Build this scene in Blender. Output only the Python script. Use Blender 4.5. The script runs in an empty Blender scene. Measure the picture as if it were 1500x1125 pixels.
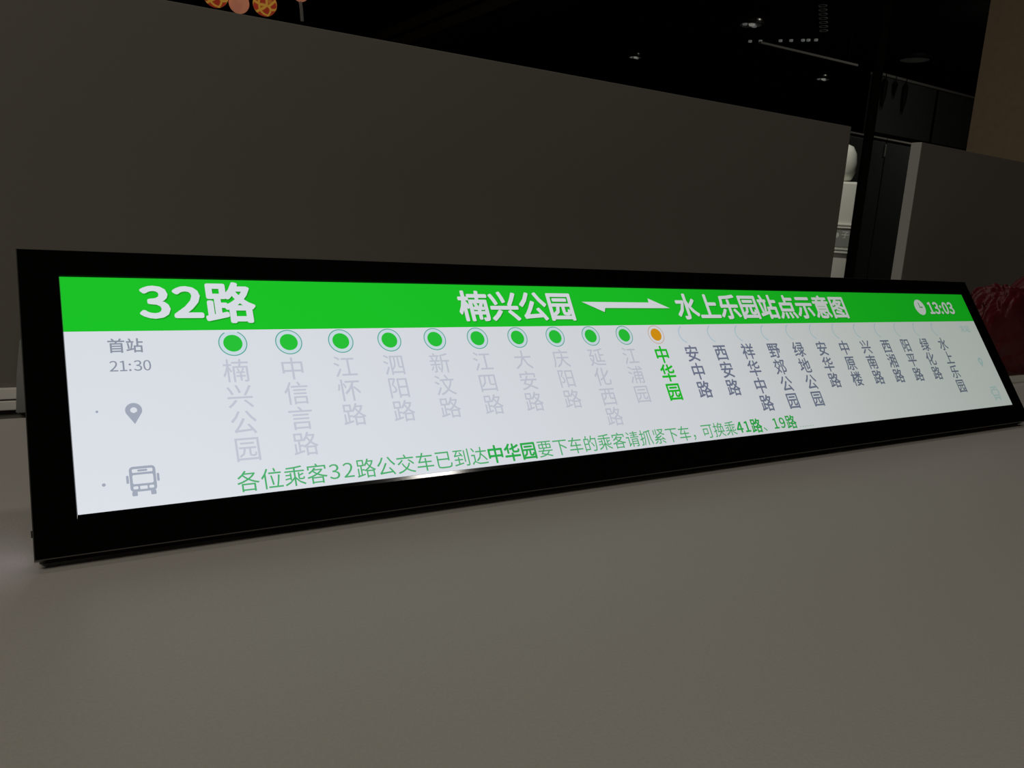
import bpy, bmesh, math, random
from mathutils import Vector, Matrix

random.seed(7)
SC = bpy.context.scene
COL = SC.collection
R = math.radians
TZ = 0.75                                   # height of the desk top

# ---------------------------------------------------------------- camera
cam = bpy.data.cameras.new('camera')
cam.sensor_fit = 'HORIZONTAL'; cam.sensor_width = 36.0
cam.lens = 1170.0 / 1500.0 * 36.0
cam.clip_start = 0.02; cam.clip_end = 60
camo = bpy.data.objects.new('camera', cam); COL.objects.link(camo)
fwd = Vector((0.52598875, 0.82891478, -0.19035789)).normalized()
upv = Vector((0.04777718, 0.19466929, 0.97970465))
rgt = fwd.cross(upv).normalized(); upv = rgt.cross(fwd).normalized()
camo.matrix_world = Matrix(((rgt.x, upv.x, -fwd.x, -0.02259759), (rgt.y, upv.y, -fwd.y, -0.42925762),
                            (rgt.z, upv.z, -fwd.z, 0.17673523 + TZ), (0, 0, 0, 1)))
SC.camera = camo

# ---------------------------------------------------------------- world, exposure, lamps of the room, added lamps
SC.view_settings.view_transform = 'Standard'
SC.view_settings.look = 'None'
SC.view_settings.exposure = 0.0
SC.view_settings.gamma = 1.0
SC.view_settings.use_curve_mapping = False
world = bpy.data.worlds.new('world'); SC.world = world; world.use_nodes = True
world.node_tree.nodes['Background'].inputs[0].default_value = (0.004, 0.004, 0.004, 1)

def area(name, loc, target, sx, sy, power, col):
    l = bpy.data.lights.new(name, 'AREA'); l.shape = 'RECTANGLE'; l.size = sx; l.size_y = sy
    l.energy = power; l.color = col
    o = bpy.data.objects.new(name, l); COL.objects.link(o); o.location = loc
    o.rotation_euler = (Vector(target) - Vector(loc)).to_track_quat('-Z', 'Y').to_euler()
    return o
# office lighting over the desks (all of it out of frame, in the ceiling)
area('ceiling_lamp_over_desk', (1.25, 0.50, 2.9), (1.25, 0.50, 0), 0.17, 0.17, 4.2, (1.0, 0.95, 0.88))
area('ceiling_lamp_behind_photographer', (-1.25, -1.35, 2.9), (-0.1, -0.2, 0.8), 1.2, 0.6, 25.5, (1.0, 0.915, 0.785))
def spot(name, loc, target, power, angle, col):
    l = bpy.data.lights.new(name, 'SPOT'); l.energy = power; l.color = col
    l.spot_size = R(angle); l.spot_blend = 0.6; l.shadow_soft_size = 0.06
    o = bpy.data.objects.new(name, l); COL.objects.link(o); o.location = loc
    o.rotation_euler = (Vector(target) - Vector(loc)).to_track_quat('-Z', 'Y').to_euler()
spot('added_spot_on_dispenser', (3.45, 2.25, 2.95), (4.2, 2.78, 1.15), 75.0, 24, (1.0, 0.97, 0.87))  # unseen spot, added to brighten the dispenser
area('fill_lamp_far', (7.2, 3.2, 2.9), (7.6, 4.4, 1.2), 0.6, 0.6, 5.0, (1.0, 0.95, 0.84))  # unseen fill that brings up the cabinets and glazed partition

# ---------------------------------------------------------------- materials
def lin(c):
    c = c / 255.0
    return c / 12.92 if c <= 0.04045 else ((c + 0.055) / 1.055) ** 2.4
def L(*c): return tuple(lin(v) for v in c) + (1.0,)

def pbr(name, rgb, rough=0.5, metal=0.0, spec=0.5, noise=0.0, nscale=40.0, bump=0.0, coat=0.0, emit=0.0):
    m = bpy.data.materials.new(name); m.use_nodes = True
    nt = m.node_tree; b = nt.nodes['Principled BSDF']
    b.inputs['Base Color'].default_value = (*rgb, 1)
    b.inputs['Roughness'].default_value = rough
    b.inputs['Metallic'].default_value = metal
    b.inputs['Specular IOR Level'].default_value = spec
    b.inputs['Coat Weight'].default_value = coat
    if emit:
        b.inputs['Emission Color'].default_value = (*rgb, 1); b.inputs['Emission Strength'].default_value = emit
    if noise or bump:
        tc = nt.nodes.new('ShaderNodeTexCoord'); n = nt.nodes.new('ShaderNodeTexNoise')
        n.inputs['Scale'].default_value = nscale; n.inputs['Detail'].default_value = 6
        nt.links.new(tc.outputs['Object'], n.inputs['Vector'])
        if noise:
            mx = nt.nodes.new('ShaderNodeMixRGB'); mx.blend_type = 'MIX'
            mx.inputs[1].default_value = (*[v * (1 - noise) for v in rgb], 1)
            mx.inputs[2].default_value = (*[min(1, v * (1 + noise)) for v in rgb], 1)
            nt.links.new(n.outputs['Fac'], mx.inputs[0]); nt.links.new(mx.outputs[0], b.inputs['Base Color'])
        if bump:
            bp = nt.nodes.new('ShaderNodeBump'); bp.inputs['Strength'].default_value = bump
            bp.inputs['Distance'].default_value = 0.002
            nt.links.new(n.outputs['Fac'], bp.inputs['Height']); nt.links.new(bp.outputs[0], b.inputs['Normal'])
    return m

def lcd(name, rgb, gain=1.0):
    """A colour shown by the liquid crystal panel. Such panels send most of their light straight
    ahead and less, slightly greener, towards grazing directions; that angular profile is here."""
    m = bpy.data.materials.new(name); m.use_nodes = True
    nt = m.node_tree; nt.nodes.clear()
    out = nt.nodes.new('ShaderNodeOutputMaterial'); e = nt.nodes.new('ShaderNodeEmission')
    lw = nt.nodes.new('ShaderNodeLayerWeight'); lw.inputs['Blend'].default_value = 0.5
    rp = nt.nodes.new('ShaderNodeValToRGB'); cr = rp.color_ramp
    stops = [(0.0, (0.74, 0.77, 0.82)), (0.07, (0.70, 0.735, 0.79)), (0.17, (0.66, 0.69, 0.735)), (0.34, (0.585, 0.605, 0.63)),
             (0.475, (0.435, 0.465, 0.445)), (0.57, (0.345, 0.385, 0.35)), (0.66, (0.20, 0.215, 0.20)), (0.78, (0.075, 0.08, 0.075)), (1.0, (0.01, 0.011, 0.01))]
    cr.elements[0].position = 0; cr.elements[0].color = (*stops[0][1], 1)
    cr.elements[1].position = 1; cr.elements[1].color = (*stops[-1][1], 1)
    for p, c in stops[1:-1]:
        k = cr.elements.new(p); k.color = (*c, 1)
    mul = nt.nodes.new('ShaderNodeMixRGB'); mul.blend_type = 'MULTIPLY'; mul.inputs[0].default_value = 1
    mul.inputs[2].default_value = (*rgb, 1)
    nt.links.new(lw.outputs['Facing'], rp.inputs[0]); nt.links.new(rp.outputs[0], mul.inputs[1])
    nt.links.new(mul.outputs[0], e.inputs[0]); e.inputs[1].default_value = gain
    nt.links.new(e.outputs[0], out.inputs[0])
    return m

M = {}
M['desk'] = pbr('white_laminate', (0.50, 0.475, 0.44), 0.42, spec=0.35, noise=0.10, nscale=700, bump=0.12)
M['divider'] = pbr('grey_divider_board', (0.180, 0.168, 0.149), 0.6, spec=0.25, noise=0.05, nscale=500)
M['edge'] = pbr('pale_edge_band', (0.62, 0.62, 0.60), 0.45)
M['rail'] = pbr('pale_painted_rail', (0.88, 0.86, 0.82), 0.4)
M['bracket'] = pbr('grey_cast_metal', (0.30, 0.31, 0.30), 0.5, metal=0.2)
M['bezel'] = pbr('black_glossy_bezel', (0.0025, 0.0028, 0.0026), 0.10, spec=0.45)
M['housing'] = pbr('black_powder_coat', (0.010, 0.010, 0.0095), 0.5, spec=0.3)
M['black'] = pbr('black_paint', (0.006, 0.006, 0.006), 0.6, spec=0.2)
M['ceiling'] = pbr('black_painted_ceiling', (0.008, 0.008, 0.008), 0.8, spec=0.1, noise=0.3, nscale=3)
M['floor'] = pbr('dark_carpet', (0.03, 0.03, 0.03), 0.9, spec=0.1, noise=0.3, nscale=120)
M['darkwall'] = pbr('dark_wall_paint', (0.010, 0.010, 0.010), 0.8, spec=0.1, noise=0.2, nscale=5)
M['greyglass'] = pbr('smoked_glass_panel', (0.10, 0.11, 0.10), 0.35, spec=0.4, noise=0.1, nscale=4)
M['cab'] = pbr('charcoal_cabinet', (0.07, 0.077, 0.072), 0.4, spec=0.4)
M['trim'] = pbr('pale_metal_trim', (0.38, 0.37, 0.33), 0.4)
M['tan'] = pbr('tan_wall_covering', (0.66, 0.51, 0.33), 0.8, spec=0.2, noise=0.15, nscale=30)
M['brown'] = pbr('brown_painted_beam', (0.16, 0.125, 0.085), 0.7, spec=0.2)
M['white'] = pbr('white_plastic', (0.72, 0.73, 0.66), 0.4)
M['bottle'] = pbr('milky_bottle_plastic', (0.66, 0.67, 0.60), 0.3)
M['panelgrey'] = pbr('grey_control_panel', (0.30, 0.31, 0.29), 0.4)
M['red'] = pbr('red_crumpled_plastic', (0.095, 0.006, 0.009), 0.5, spec=0.4, noise=0.3, nscale=14)
M['chrome'] = pbr('lamp_reflector', (0.6, 0.6, 0.58), 0.25, metal=1.0)
M['disc'] = pbr('frosted_lamp_disc', (0.6, 0.62, 0.55), 0.5, emit=0.006)  # faint emission in place of light caught by the unlit disc
M['lens'] = pbr('lamp_lens_glint', (0.9, 0.88, 0.8), 0.4, emit=0.16)  # weak emission stands in for the glint in an unlit lamp
M['glint'] = pbr('small_lamp_glint', (0.8, 0.85, 0.78), 0.4, emit=0.07)  # emission stands in for small glints, the lamps are off
M['ringwhite'] = pbr('pale_spiral', (0.5, 0.52, 0.5), 0.4, emit=0.012)  # weak emission in place of light falling on the rings
M['tassel'] = pbr('grey_tassel', (0.5, 0.5, 0.45), 0.8, emit=0.03)  # slight self-glow stands in for light on the tassel
M['leak'] = pbr('added_slot_glow', (0.90, 0.84, 1.0), 0.5, emit=5.0)  # glow of the slot added beside the body
M['edgemetal'] = pbr('satin_edge', (0.15, 0.146, 0.135), 0.38, metal=0.8)
DIGITS = {
    '0': [[(97,-5),(140,10),(167,55),(177,129),(167,203),(140,247),(97,261),(55,247),(27,203),(18,129),(27,55),(55,10)],[(97,21),(72,33),(55,68),(48,129),(55,190),(72,225),(97,236),(123,225),(140,190),(146,129),(140,68),(123,33)]],
    '1': [[(31,0),(172,0),(172,27),(120,27),(120,257),(96,257),(81,249),(63,243),(42,238),(42,218),(88,218),(88,27),(31,27)]],
    '2': [[(15,0),(177,0),(177,28),(106,28),(92,27),(78,26),(64,25),(117,81),(152,134),(165,186),(155,226),(129,252),(90,261),(60,257),(36,244),(14,224),(33,206),(48,221),(66,231),(86,235),(112,229),(128,211),(133,185),(120,138),(82,83),(15,19)]],
    '3': [[(92,-5),(134,4),(163,29),(175,69),(167,100),(148,121),(120,134),(120,136),(144,149),(160,169),(166,197),(156,232),(130,254),(91,261),(64,257),(40,246),(20,231),(37,210),(53,223),(70,232),(90,235),(113,230),(128,216),(133,195),(127,170),(104,152),(62,146),(62,121),(109,115),(135,97),(142,70),(135,44),(117,28),(90,22),(64,26),(43,37),(27,51),(10,31),(30,13),(57,0)]],
    '4': [[(119,0),(149,0),(149,71),(183,71),(183,96),(149,96),(149,257),(114,257),(7,92),(7,71),(119,71)],[(119,96),(40,96),(99,184),(106,197),(113,209),(119,222),(121,222),(120,207),(119,190),(119,175)]],
    '6': [[(105,-5),(142,6),(169,35),(179,79),(170,124),(146,150),(108,159),(87,156),(67,145),(50,129),(60,191),(83,225),(116,235),(131,233),(145,226),(157,215),(175,235),(159,249),(139,258),(114,261),(68,248),(33,203),(20,123),(31,52),(61,10)],[(50,103),(68,122),(86,132),(103,136),(128,129),(144,109),(149,79),(143,48),(128,28),(105,21),(78,30),(59,58)]],
    '9': [[(82,-5),(128,10),(162,56),(175,139),(164,207),(133,248),(89,261),(52,251),(26,222),(15,178),(24,133),(49,106),(86,97),(107,101),(128,112),(145,129),(135,66),(112,32),(81,22),(65,24),(50,31),(38,42),(20,22),(37,8),(57,-1)],[(145,155),(127,136),(109,125),(91,121),(66,128),(51,148),(46,178),(51,209),(67,229),(89,236),(117,227),(136,200)]],
    ':': [[(49,137),(60,140),(69,148),(72,161),(69,174),(60,182),(49,186),(37,182),(29,174),(26,161),(29,148),(37,140)],[(49,-5),(60,-1),(69,7),(72,20),(69,32),(60,41),(49,44),(37,41),(29,32),(26,20),(29,7),(37,-1)]],
}

# ---------------------------------------------------------------- building helpers
def put(name, me, mat=None, parent=None):
    o = bpy.data.objects.new(name, me); COL.objects.link(o)
    if mat is not None:
        for m in (mat if isinstance(mat, (list, tuple)) else [mat]): me.materials.append(m)
    if parent is not None: o.parent = parent
    return o

def tag(o, label, cat, group=None):
    o['label'] = label; o['category'] = cat
    if group: o['group'] = group
    return o

def thing(name, loc, label, cat, group=None, rot=(0, 0, 0)):
    o = bpy.data.objects.new(name, None); COL.objects.link(o)
    o.empty_display_size = 0.05; o.location = loc; o.rotation_euler = rot
    return tag(o, label, cat, group)

def structure(name, bm, mat):
    o = obj(name, bm, mat); o['kind'] = 'structure'; return o

def obj(name, bm, mat, parent=None, smooth=False):
    bmesh.ops.recalc_face_normals(bm, faces=bm.faces)
    me = bpy.data.meshes.new(name); bm.to_mesh(me); bm.free()
    if smooth:
        for p in me.polygons: p.use_smooth = True
    return put(name, me, mat, parent)

def box(bm, x0, x1, y0, y1, z0, z1, bevel=0.0, seg=2):
    b = bmesh.new()
    bmesh.ops.create_cube(b, size=1)
    for v in b.verts:
        v.co = Vector((x0 + (v.co.x + .5) * (x1 - x0), y0 + (v.co.y + .5) * (y1 - y0), z0 + (v.co.z + .5) * (z1 - z0)))
    if bevel: bmesh.ops.bevel(b, geom=b.edges[:], offset=bevel, segments=seg, affect='EDGES', profile=0.6)
    join(bm, b); return bm

def join(bm, b, mat=None):
    me = bpy.data.meshes.new('tmp')
    if mat is not None: b.transform(mat)
    b.to_mesh(me); b.free(); bm.from_mesh(me); bpy.data.meshes.remove(me)

def prism(bm, pts, depth_axis, a, b):
    """polygon pts (2-D) extruded from a to b along an axis"""
    def P(p, t):
        if depth_axis == 'x': return (t, p[0], p[1])
        if depth_axis == 'y': return (p[0], t, p[1])
        return (p[0], p[1], t)
    v0 = [bm.verts.new(P(p, a)) for p in pts]; v1 = [bm.verts.new(P(p, b)) for p in pts]
    n = len(pts)
    bm.faces.new(v0); bm.faces.new(v1[::-1])
    for i in range(n): bm.faces.new((v0[i], v0[(i + 1) % n], v1[(i + 1) % n], v1[i]))
    return bm

def lathe(bm, prof, n=32, cx=0, cy=0):
    """profile (r, z) revolved about a vertical axis"""
    rings = []
    for r, z in prof:
        if r < 1e-6: rings.append([bm.verts.new((cx, cy, z))])
        else: rings.append([bm.verts.new((cx + r * math.cos(2 * math.pi * i / n), cy + r * math.sin(2 * math.pi * i / n), z)) for i in range(n)])
    for a, b in zip(rings, rings[1:]):
        for i in range(n):
            j = (i + 1) % n
            if len(a) == 1 and len(b) == 1: continue
            if len(a) == 1: bm.faces.new((a[0], b[i], b[j]))
            elif len(b) == 1: bm.faces.new((a[i], a[j], b[0]))
            else: bm.faces.new((a[i], a[j], b[j], b[i]))
    return bm

def tube(bm, pts, r, n=8):
    pts = [Vector(p) for p in pts]; rings = []
    for i, p in enumerate(pts):
        d = (pts[min(i + 1, len(pts) - 1)] - pts[max(i - 1, 0)]).normalized()
        s = d.orthogonal().normalized() if not rings else (u - d * u.dot(d)).normalized()
        u = s; t = d.cross(s)
        rings.append([bm.verts.new(p + (s * math.cos(2 * math.pi * k / n) + t * math.sin(2 * math.pi * k / n)) * r) for k in range(n)])
    for a, b in zip(rings, rings[1:]):
        for k in range(n): bm.faces.new((a[k], a[(k + 1) % n], b[(k + 1) % n], b[k]))
    bm.faces.new(rings[0][::-1]); bm.faces.new(rings[-1])
    return bm

# ---------------------------------------------------------------- lettering
GLYPH = {}
def glyph(ch):
    """flat filled outline of one character, in em units"""
    if ch in GLYPH: return GLYPH[ch]
    if ch in DIGITS:
        c = bpy.data.curves.new('g', 'CURVE'); c.dimensions = '2D'; c.fill_mode = 'BOTH'
        for loop in DIGITS[ch]:
            s = c.splines.new('POLY'); s.points.add(len(loop) - 1); s.use_cyclic_u = True
            for p, (x, y) in zip(s.points, loop): p.co = (x / 350, y / 350, 0, 1)
    else:
        c = bpy.data.curves.new('g', 'FONT'); c.body = ch; c.size = 1; c.resolution_u = 2; c.fill_mode = 'BOTH'
    o = bpy.data.objects.new('g', c); COL.objects.link(o)
    bpy.context.view_layer.update()
    me = bpy.data.meshes.new_from_object(o.evaluated_get(bpy.context.evaluated_depsgraph_get()))
    g = ([tuple(v.co[:2]) for v in me.vertices], [tuple(p.vertices) for p in me.polygons])
    bpy.data.objects.remove(o); bpy.data.curves.remove(c); bpy.data.meshes.remove(me)
    GLYPH[ch] = g
    return g

def letters(bm, cells, z, bold=0.0, dx=0.0, dy=0.0):
    """cells: (character, left x, baseline y, width scale, height scale) in metres"""
    offs = [(0, 0)]
    if bold: offs += [(bold * math.cos(k * math.pi / 4), bold * math.sin(k * math.pi / 4)) for k in range(8)]
    for ch, x, y, sx, sy in cells:
        vs, fs = glyph(ch)
        for q, (ox, oy) in enumerate(offs):
            v = [bm.verts.new((x + dx + (p[0] + ox) * sx, y + dy + (p[1] + oy) * sy, z + q * 2e-6)) for p in vs]
            for f in fs:
                try: bm.faces.new([v[i] for i in f])
                except ValueError: pass
    return bm

def row(text, x, yc, em, digit=0.62, dscale=None):
    """cells of one horizontal line; em = pitch of a Chinese character, digits narrower"""
    cells = []
    for ch in text:
        if ch in DIGITS:
            w = digit * em * (0.5 if ch == ':' else 1)
            k = (dscale or em)
            cells.append((ch, x + (0.02 * em), yc - 0.365 * k, k * digit / 0.58, k)); x += w
        elif ch == '…': cells.append((ch, x, yc - 0.30 * em, em * 0.8, em)); x += em
        else: cells.append((ch, x, yc - 0.38 * em, em, em)); x += em
    return cells

def face_up(bm, flip=False):
    for f in bm.faces:
        f.normal_update()
        if f.normal.z < 0: f.normal_flip()

def flat(name, bm, mat, parent):
    """a flat picture element of the screen; keeps its faces turned to the viewer's side"""
    face_up(bm)
    me = bpy.data.meshes.new(name); bm.to_mesh(me); bm.free()
    return put(name, me, mat, parent)

def disc(bm, cx, cy, r, z, n=40, mi=0, r0=0.0, a0=0.0, a1=2 * math.pi):
    full = abs(a1 - a0 - 2 * math.pi) < 1e-6
    m = n if full else n + 1
    out = [bm.verts.new((cx + r * math.cos(a0 + (a1 - a0) * i / n), cy + r * math.sin(a0 + (a1 - a0) * i / n), z)) for i in range(m)]
    fs = []
    if r0 <= 0: fs.append(bm.faces.new(out))
    else:
        inn = [bm.verts.new((cx + r0 * math.cos(a0 + (a1 - a0) * i / n), cy + r0 * math.sin(a0 + (a1 - a0) * i / n), z)) for i in range(m)]
        for i in range(n):
            j = (i + 1) % m
            fs.append(bm.faces.new((out[i], out[j], inn[j], inn[i])))
    for f in fs: f.material_index = mi
    return bm

def poly(bm, pts, z, mi=0):
    f = bm.faces.new([bm.verts.new((x, y, z)) for x, y in pts]); f.material_index = mi; return bm
def rect(bm, x0, x1, y0, y1, z, mi=0): return poly(bm, [(x0, y0), (x1, y0), (x1, y1), (x0, y1)], z, mi)

# ---------------------------------------------------------------- the room
def shell():
    b = bmesh.new(); box(b, -4, 13, -4, 10.2, -0.1, 0); structure('floor', b, M['floor'])
    b = bmesh.new(); box(b, -4, 13, -4, 10.2, 3.0, 3.1); structure('ceiling', b, M['ceiling'])
    b = bmesh.new(); box(b, -4, 13, 10.0, 10.2, 0, 3.0); structure('wall_back', b, M['darkwall'])
    b = bmesh.new(); box(b, -4.2, -4, -4, 10.2, 0, 3.0); structure('wall_left', b, M['darkwall'])
    b = bmesh.new(); box(b, 13, 13.2, -4, 10.2, 0, 3.0); structure('wall_right', b, M['darkwall'])
    b = bmesh.new(); box(b, -4, 13, -4.2, -4, 0, 3.0); structure('wall_front', b, M['darkwall'])
    # tan clad wall end at the right, dark glazed room front behind it, ceiling beam
    b = bmesh.new(); box(b, 4.205, 4.9, 0.9, 2.0, 0, 3.0); structure('wall_tan', b, M['tan'])
    b = bmesh.new(); box(b, 3.69, 4.09, 2.6, 9.8, 2.8, 3.0); structure('trim_1', b, M['brown'])
    b = bmesh.new(); box(b, 3.62, 3.655, 2.6, 9.8, 2.90, 3.0); structure('trim_2', b, M['brown'])
shell()

# ---------------------------------------------------------------- the desk and the dividers
desk = thing('desk', (0.0, 0.0, 0), 'white laminate desk under the lit route display', 'desk', rot=(0, 0, R(-1.5)))
b = bmesh.new(); box(b, -1.0, 1.9, -0.42, 0.3175, TZ - 0.025, TZ, 0.0012); obj('desktop', b, M['desk'], desk)
for sx in (-0.9, 1.8):
    for sy in (-0.34, 0.2):
        b = bmesh.new(); box(b, sx - .025, sx + .025, sy - .025, sy + .025, 0.0, TZ - 0.025, 0.003); obj('leg', b, M['edge'], desk)

TOP = 1.0993
a = R(-1.5)
div = thing('desk_divider', (-0.036, 0.357, 0), 'long grey desk divider standing behind the route display', 'divider', 'grey dividers at the back of the desk', (0, 0, a))
b = bmesh.new(); box(b, -0.75, 1.0380, 0.0, 0.016, 0.55, TOP, 0.0008); obj('board', b, M['divider'], div)
b = bmesh.new()                      # two stepped profiles with a groove between
box(b, -0.75, 1.030, -0.005, 0.0, TZ + 0.0085, TZ + 0.018, 0.0008); obj('rail', b, M['rail'], div)
b = bmesh.new()
box(b, -0.75, 1.030, -0.005, 0.0, TZ - 0.001, TZ + 0.0070, 0.0008); obj('rail', b, M['rail'], div)
b = bmesh.new()
prism(b, [(0.0115, TZ - 0.003), (0.062, TZ - 0.003), (0.062, TZ + 0.065), (0.052, TZ + 0.075), (0.030, TZ + 0.075), (0.0170, TZ + 0.060), (0.0135, TZ + 0.03)], 'y', -0.012, -0.005)
bmesh.ops.bevel(b, geom=b.edges[:], offset=0.0012, segments=2, affect='EDGES'); obj('bracket', b, M['bracket'], div)

div2 = thing('desk_divider', (1.1863, 0.3372, 0), 'grey desk divider with pale edge strip behind the red bag', 'divider', 'grey dividers at the back of the desk', (0, 0, R(0.55)))
b = bmesh.new(); box(b, 0.0015, 1.6, 0.0, 0.0167, 0.55, TOP - 0.001, 0.0006); obj('board', b, M['divider'], div2)
b = bmesh.new(); box(b, 0, 0.0015, 0.0, 0.0167, 0.55, TOP - 0.001); e = obj('edge_strip', b, M['edge'], div2); e['label'] = 'pale edge strip'

# ---------------------------------------------------------------- the route display
W, H = 0.90, 0.13545
TILT = R(34.0)
D = 0.010                            # picture plane above the back of the body
YB = 0.0205                          # lower bezel width
root = thing('bus_route_display', (0.45, 0, TZ + 0.0002), 'long black framed lit display showing a bus route, leaning back on the desk', 'display', rot=(R(90) - TILT, 0, 0))
X0 = -0.45                           # local x of the picture's left edge
def loop(bm, x0, x1, y0, y1, z): return [bm.verts.new(p) for p in ((x0, y0, z), (x1, y0, z), (x1, y1, z), (x0, y1, z))]
xl, xr, yb, yt = X0 - 0.0198, X0 + W + 0.0178, 0.0, YB + H + 0.0165
b = bmesh.new()
F = D + 0.0012
c = 0.00045
rings = [loop(b, xl, xr, yb, yt, D - 0.0022), loop(b, xl, xr, yb, yt, F - c), loop(b, xl + c, xr - c, yb + c, yt - c, F),
         loop(b, X0 - .0004, X0 + W + .0004, YB - .0026, YB + H + .0004, F), loop(b, X0, X0 + W, YB, YB + H, D - 0.0001),
         loop(b, X0, X0 + W, YB, YB + H, D - 0.0022)]
for p, q in zip(rings, rings[1:] + rings[:1]):
    for i in range(4): b.faces.new((p[i], p[(i + 1) % 4], q[(i + 1) % 4], q[i])).material_index = 1 if p is rings[1] else 0
obj('bezel', b, [M['bezel'], M['edgemetal']], root)
b = bmesh.new(); box(b, xl + .0022, xr - .0022, yb + 0.0004, yt - .001, 0.0, D - 0.0022, 0.0004, 1)
box(b, xl + .03, xr - .03, 0.036, yt - .012, -0.026, 0.0, 0.002)
obj('housing', b, M['housing'], root)
b = bmesh.new(); box(b, xl - .0007, xl + .0002, 0.0125, 0.0155, D - .003, D - .0005, 0.0002); obj('side_tab', b, M['housing'], root)
b = bmesh.new(); box(b, xl + .0017, xl + .0021, 0.012, 0.075, 0.0008, 0.0058); o = obj('added_glow_slot', b, M['leak'], root); o['label'] = 'added glowing slot that lights the desk beside the display'  # slot added to throw a lavender glow onto the desk
inv = Matrix.Rotation(TILT - R(90), 4, 'X')
for sx in (-0.30, 0.30):             # folding feet behind, down to the desk
    b = bmesh.new(); prism(b, [(0.094, 0.078), (0.100, 0.083), (0.163, 0.004), (0.163, 0.0003), (0.150, 0.0003)], 'x', sx - .02, sx + .02)
    b.transform(inv); obj('foot', b, M['housing'], root)

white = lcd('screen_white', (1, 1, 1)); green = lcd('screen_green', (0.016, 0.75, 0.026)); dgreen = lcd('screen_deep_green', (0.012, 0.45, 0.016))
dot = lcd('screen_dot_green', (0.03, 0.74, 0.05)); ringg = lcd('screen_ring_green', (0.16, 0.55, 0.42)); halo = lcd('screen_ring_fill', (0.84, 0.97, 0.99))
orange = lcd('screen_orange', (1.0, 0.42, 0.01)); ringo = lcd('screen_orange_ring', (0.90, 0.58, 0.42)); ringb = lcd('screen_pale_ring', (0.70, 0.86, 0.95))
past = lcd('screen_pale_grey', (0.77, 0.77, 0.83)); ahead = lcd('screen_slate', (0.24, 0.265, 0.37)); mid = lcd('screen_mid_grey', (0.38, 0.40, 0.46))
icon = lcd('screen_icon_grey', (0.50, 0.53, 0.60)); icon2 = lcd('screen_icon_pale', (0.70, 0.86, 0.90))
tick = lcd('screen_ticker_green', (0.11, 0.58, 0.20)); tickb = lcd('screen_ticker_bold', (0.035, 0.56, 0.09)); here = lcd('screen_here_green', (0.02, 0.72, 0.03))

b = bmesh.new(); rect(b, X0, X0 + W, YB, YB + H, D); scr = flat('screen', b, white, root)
scr['label'] = 'lit white screen'
def sx(mm): return X0 + mm / 1000
def sy(mm): return YB + mm / 1000
Z1, Z2, Z3 = D + 0.00006, D + 0.00012, D + 0.00018
b = bmesh.new(); rect(b, X0, X0 + W, sy(101.7), YB + H, Z1); flat('header_band', b, green, scr)['label'] = 'green header band'

def header(name, cells, bold):
    b = bmesh.new(); letters(b, cells, Z2, bold, 0.0005, -0.0007); flat(name + '_shadow', b, dgreen, scr)
    b = bmesh.new(); letters(b, cells, Z3, bold); return flat(name, b, white, scr)
cells = []
for i, chh in enumerate('32'): cells.append((chh, sx(38.5 + i * 17.9), sy(110.4), 0.0315, 0.0262))
cells.append(('路', sx(73.9), sy(109.2), 0.0300, 0.0285))
header('route_number', cells, 0.030)
header('terminus_name', row('楠兴公园', sx(244.6), sy(118.4), 0.0253), 0.026)
header('title_lettering', row('水上乐园站点示意图', sx(451.8), sy(118.7), 0.02545), 0.026)
arrow = [(354.5, 122.4), (423.2, 122.2), (423.6, 126.0), (444.6, 117.0), (376.0, 117.0), (374.2, 113.4)]
b = bmesh.new(); poly(b, [(sx(x) + .0005, sy(y) - .0007) for x, y in arrow], Z2); flat('direction_arrow_shadow', b, dgreen, scr)
b = bmesh.new(); poly(b, [(sx(x), sy(y)) for x, y in arrow], Z3); flat('direction_arrow', b, white, scr)
b = bmesh.new(); disc(b, sx(807.2), sy(119.0), 0.0092, Z2)
rect(b, sx(806.5), sx(807.7), sy(118.4), sy(124.6), Z3, 1); rect(b, sx(807.7), sx(812.3), sy(118.4), sy(119.6), Z3, 1)
flat('clock_icon', b, [white, dgreen], scr)
cells = []; x = 821.3
for chh in '13:03':
    w = 6.2 if chh == ':' else 11.0
    cells.append((chh, sx(x), sy(111.4), 0.0195, 0.0183)); x += w
header('clock_time', cells, 0.030)

# first and last departures, pins and bus symbols at both ends of the line
def pin(cx, cy, mat):
    b = bmesh.new(); r = 4.2; n = 28
    pts = []
    for i in range(n + 1):
        an = R(-35) + R(250) * i / n
        pts.append((cx + r * math.cos(an), cy + r * math.sin(an)))
    pts.append((cx, cy - 8.0))
    vo = [b.verts.new((sx(x), sy(y), Z1)) for x, y in pts]
    vi = []
    for x, y in pts:
        an = math.atan2(y - cy, x - cx); vi.append(b.verts.new((sx(cx + 1.7 * math.cos(an)), sy(cy + 1.7 * math.sin(an)), Z1)))
    for i in range(len(pts)):
        j = (i + 1) % len(pts); b.faces.new((vo[i], vo[j], vi[j], vi[i]))
    return flat('pin_icon', b, mat, scr)
def rr(bm, x0, x1, y0, y1, r, z, mi=0):
    pts = []
    for qx, qy, a0 in ((x1 - r, y1 - r, 0), (x0 + r, y1 - r, 90), (x0 + r, y0 + r, 180), (x1 - r, y0 + r, 270)):
        for k in range(6): pts.append((sx(qx + r * math.cos(R(a0 + 18 * k))), sy(qy + r * math.sin(R(a0 + 18 * k)))))
    poly(bm, pts, z, mi)
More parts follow.
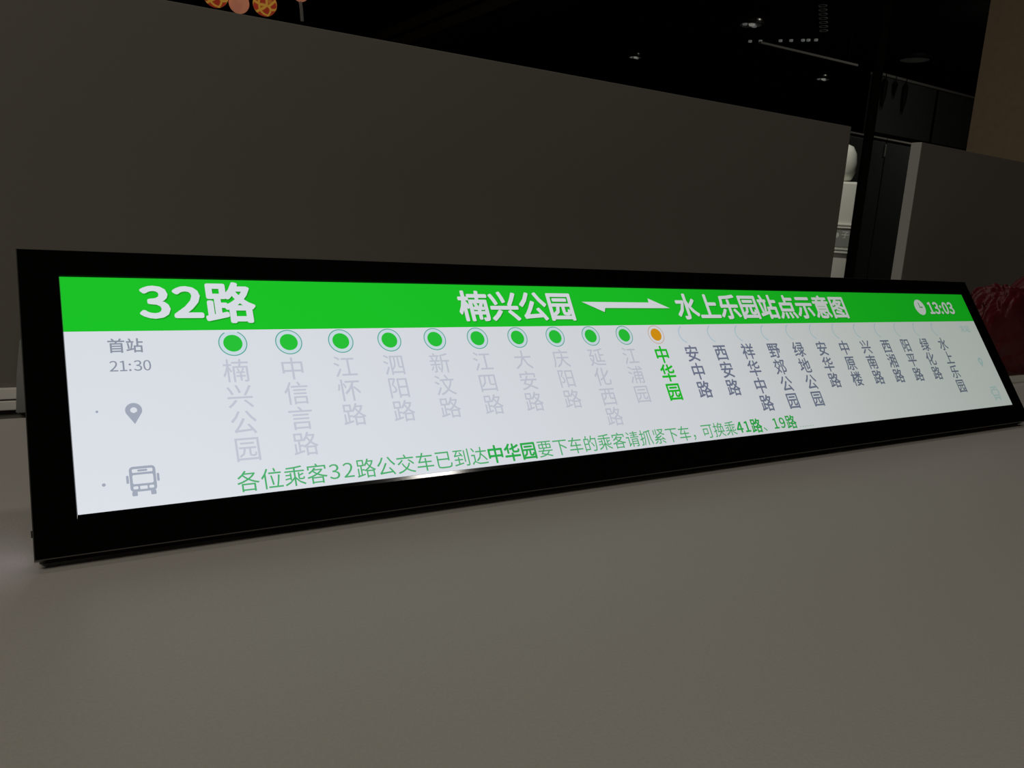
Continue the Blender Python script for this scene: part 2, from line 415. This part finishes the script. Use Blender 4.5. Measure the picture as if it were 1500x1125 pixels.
def bus(cx, cy, mat):
    b = bmesh.new()
    rr(b, cx - 6.4, cx + 6.4, cy - 6.0, cy + 7.8, 2.0, Z1, 0)
    rr(b, cx - 5.0, cx + 5.0, cy + 4.4, cy + 6.4, 0.6, Z2, 1); rr(b, cx - 2.4, cx + 2.4, cy + 4.9, cy + 6.0, 0.4, Z3, 0)
    rr(b, cx - 5.0, cx + 5.0, cy - 1.8, cy + 3.2, 0.8, Z2, 1)
    rr(b, cx - 5.0, cx - 2.6, cy - 4.6, cy - 3.0, 0.6, Z2, 1); rr(b, cx + 2.6, cx + 5.0, cy - 4.6, cy - 3.0, 0.6, Z2, 1)
    rr(b, cx - 1.8, cx + 1.8, cy - 4.8, cy - 3.0, 0.4, Z2, 1)
    rr(b, cx - 5.8, cx - 3.2, cy - 8.2, cy - 5.8, 0.5, Z1, 0); rr(b, cx + 3.2, cx + 5.8, cy - 8.2, cy - 5.8, 0.5, Z1, 0)
    rr(b, cx - 8.0, cx - 6.8, cy - 1.2, cy + 3.2, 0.5, Z1, 0); rr(b, cx + 6.8, cx + 8.0, cy - 1.2, cy + 3.2, 0.5, Z1, 0)
    return flat('bus_icon', b, [mat, white], scr)
b = bmesh.new(); letters(b, row('首站', sx(20.2), sy(92.8), 0.0092), Z1, 0.016); flat('first_stop_lettering', b, mid, scr)
cells = []; x = 20.2
for chh in '21:30': cells.append((chh, sx(x), sy(77.4), 0.0088, 0.0084)); x += 2.9 if chh == ':' else 4.6
b = bmesh.new(); letters(b, cells, Z1, 0.004); flat('first_time_lettering', b, mid, scr)
pin(30.2, 54.2, icon); bus(31.3, 14.6, icon)
b = bmesh.new(); disc(b, sx(12.5), sy(54.5), .0007, Z1, 12); flat('side_speck', b, icon, scr)
b = bmesh.new(); disc(b, sx(12.7), sy(14.1), .0009, Z1, 12); flat('side_speck', b, icon, scr)
b = bmesh.new(); letters(b, row('末站', sx(865.6), sy(92.4), 0.0092), Z1, 0.016); flat('last_stop_lettering', b, icon2, scr)
pin(876.4, 53.2, icon2); bus(877.4, 15.0, icon2)

STOPS = ['楠兴公园', '中信言路', '江怀路', '泗阳路', '新汶路', '江四路', '大安路', '庆阳路', '延化西路', '江浦园', '中华园',
         '安中路', '西安路', '祥华中路', '野郊公园', '绿地公园', '安华路', '中原楼', '兴南路', '西湘路', '阳平路', '绿化路', '水上乐园']
for i, name in enumerate(STOPS):
    cx = 87.2 + 33.28 * i; cy = 92.9
    b = bmesh.new()
    if i < 11:
        disc(b, sx(cx), sy(cy), .00775, Z1, 48, 1); disc(b, sx(cx), sy(cy), .0083, Z2, 48, 2, .00765, R(120) if i == 0 else 0, R(425) if i == 0 else 2 * math.pi); disc(b, sx(cx), sy(cy), .0055, Z2, 40, 0)
        o = flat('stop_marker', b, [orange, white, ringo] if i == 10 else [dot, halo, ringg], scr)
        if i == 10: o['label'] = 'orange current stop marker'
        elif i == 0: o['label'] = 'green passed stop marker'
    else:
        disc(b, sx(cx), sy(cy), .0085, Z1, 28, 0, .0073, R(115), R(255)); flat('stop_marker', b, ringb, scr)
    em = 0.0158; cells = []
    for k, chh in enumerate(name): cells.append((chh, sx(cx - 0.4) - em / 2, sy(75.2 - 16.15 * k) - .38 * em, em, em))
    b = bmesh.new(); letters(b, cells, Z1, 0.022 if i == 10 else (0.015 if i > 10 else 0.004))
    flat('stop_name', b, here if i == 10 else (ahead if i > 10 else past), scr)

def ticker(text, x, mat, bold, em=0.0131):
    b = bmesh.new(); letters(b, row(text, sx(x), sy(7.9), em, 0.655, em * 0.93), Z1, bold); flat('ticker_lettering', b, mat, scr)
ticker('各位乘客32路公交车已到达', 78.0, tick, 0.0)
ticker('中华园', 238.7, tickb, 0.022)
ticker('要下车的乘客请抓紧下车', 278.4, tick, 0.0)
ticker('，', 422.6, tick, 0.0)
ticker('可换乘', 434.0, tick, 0.0)
ticker('41路', 473.3, tickb, 0.022)
ticker('、', 504.0, tick, 0.0)
ticker('19路', 516.6, tickb, 0.016)
b = bmesh.new()
for k in range(6): disc(b, sx(550.0 + k * 3.3), sy(2.6), 0.00045, Z1, 10)
flat('ticker_lettering', b, tick, scr)

# ---------------------------------------------------------------- red bag on its tray
tray = thing('tray', (1.32, 0.20, TZ), 'white flat tray on the desk under the red bag', 'tray')
b = bmesh.new(); box(b, -0.17, 0.17, -0.035, 0.045, 0.0, 0.004, 0.001); obj('base', b, M['white'], tray)
b = bmesh.new(); box(b, -0.175, 0.175, -0.04, -0.035, 0.0, 0.0105, 0.001); box(b, -0.175, 0.175, 0.045, 0.05, 0.0, 0.0105, 0.001)
box(b, -0.175, -0.17, -0.035, 0.045, 0.0, 0.0105, 0.001); box(b, 0.17, 0.175, -0.035, 0.045, 0.0, 0.0105, 0.001); obj('rim', b, M['white'], tray)

from mathutils import noise
bag = thing('plastic_bag', (1.32, 0.205, TZ + 0.0045), 'crumpled dark red plastic bag at the right end of the display', 'bag')
def bag_point(d):
    q = Vector((math.copysign(abs(d.x) ** 0.62, d.x), math.copysign(abs(d.y) ** 0.8, d.y), math.copysign(abs(d.z) ** 0.7, d.z)))
    big = noise.noise(d * 1.9 + Vector((5, 2, 1)))
    fold = abs(noise.noise(Vector((d.x * 4.5, d.y * 4.5, d.z * 1.6)) + Vector((3, 1, 0))))
    fine = abs(noise.noise(d * 9.0)) + 0.5 * abs(noise.noise(d * 19.0))
    w = 0.94 + 0.10 * big + 0.16 * fold - 0.05 * fine
    p = Vector((q.x * 0.160 * w, q.y * 0.034 * w, q.z * 0.068 * w))
    p.z = p.z * 1.13 + 0.072 + 0.10 * max(-0.12, p.x) + 0.012 * math.sin(p.x * 40)
    p.z = max(p.z, 0.0002 + 0.0015 * fine)
    p.y = min(p.y, 0.036)
    return p
b = bmesh.new(); bmesh.ops.create_icosphere(b, subdivisions=6, radius=1)
for v in b.verts: v.co = bag_point(v.co.normalized())
obj('body', b, M['red'], bag, True)
b = bmesh.new()                        # gathered neck
n = 40
rings = []
for j, (r, z) in enumerate(((0.024, 0.134), (0.013, 0.147), (0.010, 0.152), (0.014, 0.158), (0.022, 0.163))):
    rings.append([b.verts.new((0.075 + r * (1 + 0.3 * math.sin(7 * t + j)) * math.cos(t), r * (1 + 0.3 * math.sin(7 * t + j)) * math.sin(t), z + 0.003 * math.sin(5 * t))) for t in [2 * math.pi * i / n for i in range(n)]])
for p, q in zip(rings, rings[1:]):
    for i in range(n): b.faces.new((p[i], p[(i + 1) % n], q[(i + 1) % n], q[i]))
obj('neck', b, M['red'], bag, True)

# ---------------------------------------------------------------- things in the dark behind
b = bmesh.new(); box(b, 3.662, 3.714, 2.2, 2.224, 0, 3.0, 0.003); tag(obj('post', b, M['black'], None), 'slim black post from floor to ceiling beside the white dispenser', 'post')

wd = thing('water_dispenser', (4.280, 2.834, 0), 'white water dispenser in the gap between the divider and the black post', 'dispenser', rot=(0, 0, R(-52.5)))
b = bmesh.new(); box(b, -0.138, 0.138, -0.15, 0.15, 0.0, 1.325, 0.012); obj('body', b, M['white'], wd)
for z0, z1 in ((1.052, 1.064), (1.068, 1.080), (0.905, 0.918), (0.924, 0.937)):
    b = bmesh.new(); box(b, -0.134, 0.134, -0.162, -0.15, z0, z1, 0.003); obj('moulding', b, M['white'], wd)
b = bmesh.new(); box(b, -0.134, 0.134, -0.157, -0.15, 0.945, 1.045, 0.002); cp = obj('control_panel', b, M['panelgrey'], wd); cp['label'] = 'grey control panel'
b = bmesh.new(); letters(b, [('子', 0, 0, 0.045, 0.045)], 0, 0.02)
b.transform(Matrix.Translation((0.082, -0.1575, 1.0)) @ Matrix.Rotation(R(90), 4, 'X')); obj('lettering', b, M['white'], cp)
b = bmesh.new(); disc(b, 0, 0, 0.016, 0, 24)
b.transform(Matrix.Translation((0.055, -0.1575, 1.012)) @ Matrix.Rotation(R(90), 4, 'X')); obj('symbol', b, M['white'], cp)
b = bmesh.new(); lathe(b, [(0.0, 1.30), (0.06, 1.325), (0.100, 1.345), (0.119, 1.39), (0.121, 1.44), (0.112, 1.50), (0.09, 1.54), (0.045, 1.56), (0.0, 1.565)], 40, 0.0, 0.0)
obj('bottle', b, M['bottle'], wd, True)

for k, (x0, x1) in enumerate(((5.45, 6.452), (6.462, 7.464), (7.474, 8.476))):
    labs = ('tall charcoal cabinet just right of the black post', 'tall charcoal cabinet behind the pale edge strip of the right divider', 'tall charcoal cabinet farthest right in its row')
    cb = thing('cabinet', ((x0 + x1) / 2, 4.25, 0), labs[k], 'cabinet', 'row of tall charcoal cabinets')
    h = (x1 - x0) / 2
    b = bmesh.new(); box(b, -h, h, -0.23, 0.25, 0.0, 1.882, 0.003); obj('body', b, M['cab'], cb)
    b = bmesh.new(); box(b, -h + .003, h - .003, -0.25, -0.232, 0.06, 1.86, 0.003); dr = obj('door', b, M['cab'], cb)
    b = bmesh.new(); box(b, h - .02, h - .006, -0.262, -0.25, 1.74, 1.845, 0.003); obj('handle', b, M['trim'], dr)
    b = bmesh.new(); box(b, -h, h, -0.25, 0.25, 1.882, 1.896, 0.002); obj('top_trim', b, M['trim'], cb)

gp = thing('glass_partition', (9.4, 5.25, 0), 'dark glazed partition below the ceiling, right of the black post', 'partition')
for x0, x1 in ((-1.53, -0.36), (-0.33, 2.6)):
    b = bmesh.new(); box(b, x0, x1, -0.02, 0.02, 0.0, 2.78, 0.003); obj('pane', b, M['greyglass'], gp)
b = bmesh.new(); box(b, -1.53, 2.6, -0.05, 0.03, 2.78, 2.805, 0.002); obj('top_rail', b, M['trim'], gp)
b = bmesh.new(); box(b, -0.36, -0.33, -0.03, 0.03, 0.0, 2.78); obj('mullion', b, M['black'], gp)
b = bmesh.new(); box(b, -1.53, 2.6, -0.06, -0.021, 2.03, 2.20, 0.003); obj('middle_rail', b, M['black'], gp)
cr_ = thing('ceiling_rail', (5.836, 4.977, 2.71), 'thin pale rail running under the dark ceiling to the black post', 'rail', rot=(0, 0, R(-2.6)))
b = bmesh.new(); box(b, 0, 1.33, 0, 0.03, 0, 0.02, 0.002); obj('rail', b, M['trim'], cr_)
for x in (0.1, 1.2):
    b = bmesh.new(); tube(b, [(x, 0.015, 0.018), (x, 0.015, 0.29)], 0.003, 6); obj('hanger', b, M['black'], cr_)
for k, (x, z0, z1) in enumerate(((8.03, 2.50, 2.78), (8.21, 2.64, 2.78), (8.40, 2.50, 2.78))):
    b = bmesh.new(); lathe(b, [(0.0, z0 - .08), (0.014, z0), (0.027, z0 + .08), (0.029, z1 - .06), (0.005, z1 - .02), (0.005, 2.80), (0, 2.80)], 16, x, 5.1955)
    tag(obj('hanging_tassel', b, M['black'], None, True), ('dark hanging ornament nearest the black post', 'short dark hanging ornament between two longer ones', 'dark hanging ornament farthest from the black post')[k], 'ornament', 'dark ornaments before the glazed partition')

def downlight(x, y, r, label, bright=True):
    t = thing('downlight', (x, y, 2.96), label, 'ceiling lamp', 'round downlights in the dark ceiling')
    b = bmesh.new(); lathe(b, [(r, 0.04), (r, 0.0), (r * .9, -0.004), (r * .86, 0.004), (r * .86, 0.04)], 32); obj('ring', b, M['chrome' if bright else 'black'], t, True)
    b = bmesh.new(); lathe(b, [(0, 0.006), (r * .86, 0.006), (r * .86, 0.012), (0, 0.012)], 32); obj('diffuser', b, M['disc'], t)
    if bright:
        for q, (ox, oy, rr_) in enumerate(((-.50, .15, .20), (.02, -.1, .26), (.50, .1, .22))):
            b = bmesh.new(); lathe(b, [(0, -0.012), (r * rr_ * .8, -0.008), (r * rr_, 0.006)], 16, ox * r, oy * r); obj('bulb', b, M['lens' if q == 1 else 'glint'], t, True)  # weakly glowing bulbs carry the glints of the unlit lamp
downlight(6.04, 5.318, 0.12, 'round downlight left of the hanging spiral, largest in view')
downlight(6.235, 7.233, 0.085, 'small round downlight just above the long divider top edge')
downlight(8.536, 6.416, 0.10, 'small round downlight below the thin ceiling rail, left of the black post')
downlight(8.285, 5.062, 0.17, 'faint unlit round downlight right of the black post', False)
tr = thing('track_light', (6.539, 5.351, 2.90), 'black track with a row of tiny glinting lamps under the ceiling', 'track light', rot=(0, 0, math.atan2(-.503, .379)))
b = bmesh.new(); box(b, -0.36, 0.36, -0.015, 0.015, 0.02, 0.1, 0.003); obj('track', b, M['black'], tr)
for x in (-0.31, -0.21, -0.02, 0.08, 0.19, 0.24, 0.31):
    b = bmesh.new(); lathe(b, [(0, -0.005), (0.018, 0.0), (0.018, 0.018), (0, 0.02)], 12, x, 0); obj('lamp', b, M['glint'], tr, True)  # each lamp glows a little in place of a glint along the track
sp = thing('hanging_spiral', (6.02, 4.5, 2.80), 'pale stack of rings hanging from the dark ceiling', 'ornament')
for k in range(7):
    b = bmesh.new(); z = 0.175 - k * 0.032
    pts = [(0.018 * k * 0.5 + 0.034 * math.cos(t), 0.034 * math.sin(t), z) for t in [2 * math.pi * i / 24 for i in range(25)]]
    tube(b, pts, 0.0035, 6); obj('ring', b, M['ringwhite'], sp, True)
b = bmesh.new(); tube(b, [(0, 0, 0.2), (0.0, 0, 0.175), (0.054, 0, -0.02)], 0.002, 5); obj('cord', b, M['black'], sp)

# lanterns at the far end, each on its own cord from the ceiling
def lantern_mat(name, base, gold, strength, scale):
    m = bpy.data.materials.new(name); m.use_nodes = True; nt = m.node_tree; p = nt.nodes['Principled BSDF']
    tc = nt.nodes.new('ShaderNodeTexCoord'); v = nt.nodes.new('ShaderNodeTexVoronoi'); v.inputs['Scale'].default_value = scale
    v.feature = 'DISTANCE_TO_EDGE'
    rp = nt.nodes.new('ShaderNodeValToRGB'); rp.color_ramp.elements[0].position = 0.06; rp.color_ramp.elements[1].position = 0.16
    rp.color_ramp.elements[0].color = (*gold, 1); rp.color_ramp.elements[1].color = (*base, 1)
    nt.links.new(tc.outputs['Object'], v.inputs['Vector']); nt.links.new(v.outputs['Distance'], rp.inputs[0])
    nt.links.new(rp.outputs[0], p.inputs['Base Color']); nt.links.new(rp.outputs[0], p.inputs['Emission Color'])
    p.inputs['Emission Strength'].default_value = strength; p.inputs['Roughness'].default_value = 0.5
    return m
M['gold_lantern'] = lantern_mat('lit_gold_lattice_lantern', (0.26, 0.025, 0.012), (0.42, 0.22, 0.03), 0.55, 14)
M['peach_lantern'] = lantern_mat('lit_peach_lantern', (0.36, 0.13, 0.075), (0.40, 0.15, 0.08), 0.55, 5)
def lantern(x, z, r, mat, label, tassel=False):
    t = thing('lantern', (x, 6.0, z), label, 'lantern', 'lit lanterns hanging at the far end of the room')
    b = bmesh.new(); lathe(b, [(r * math.sin(math.pi * i / 16) if 0 < i < 16 else r * 0.02, -r * math.cos(math.pi * i / 16)) for i in range(17)], 32)
    obj('globe', b, M[mat], t, True)
    b = bmesh.new(); tube(b, [(0, 0, r * .97), (0, 0, 2.99 - z)], 0.003, 6); obj('cord', b, M['black'], t)
    b = bmesh.new(); lathe(b, [(0, r * .95), (r * .3, r * .95), (r * .3, r * 1.08), (0, r * 1.08)], 20); obj('cap', b, M['trim'], t)
    if tassel:
        b = bmesh.new(); tube(b, [(0, 0, -r), (0.008, 0, -r - 0.05), (0.016, 0, -r - 0.135)], 0.013, 8); obj('tassel', b, M['tassel'], t)
lantern(1.324, 2.445, 0.088, 'gold_lantern', 'red and gold lantern cut by the divider, leftmost of the hanging lanterns')
lantern(1.487, 2.418, 0.072, 'peach_lantern', 'plain peach lantern between the two red and gold ones')
lantern(1.674, 2.448, 0.086, 'gold_lantern', 'red and gold patterned lantern right of the peach one')
lantern(1.940, 2.575, 0.062, 'peach_lantern', 'small peach lantern with a grey tassel, rightmost of the hanging lanterns', True)
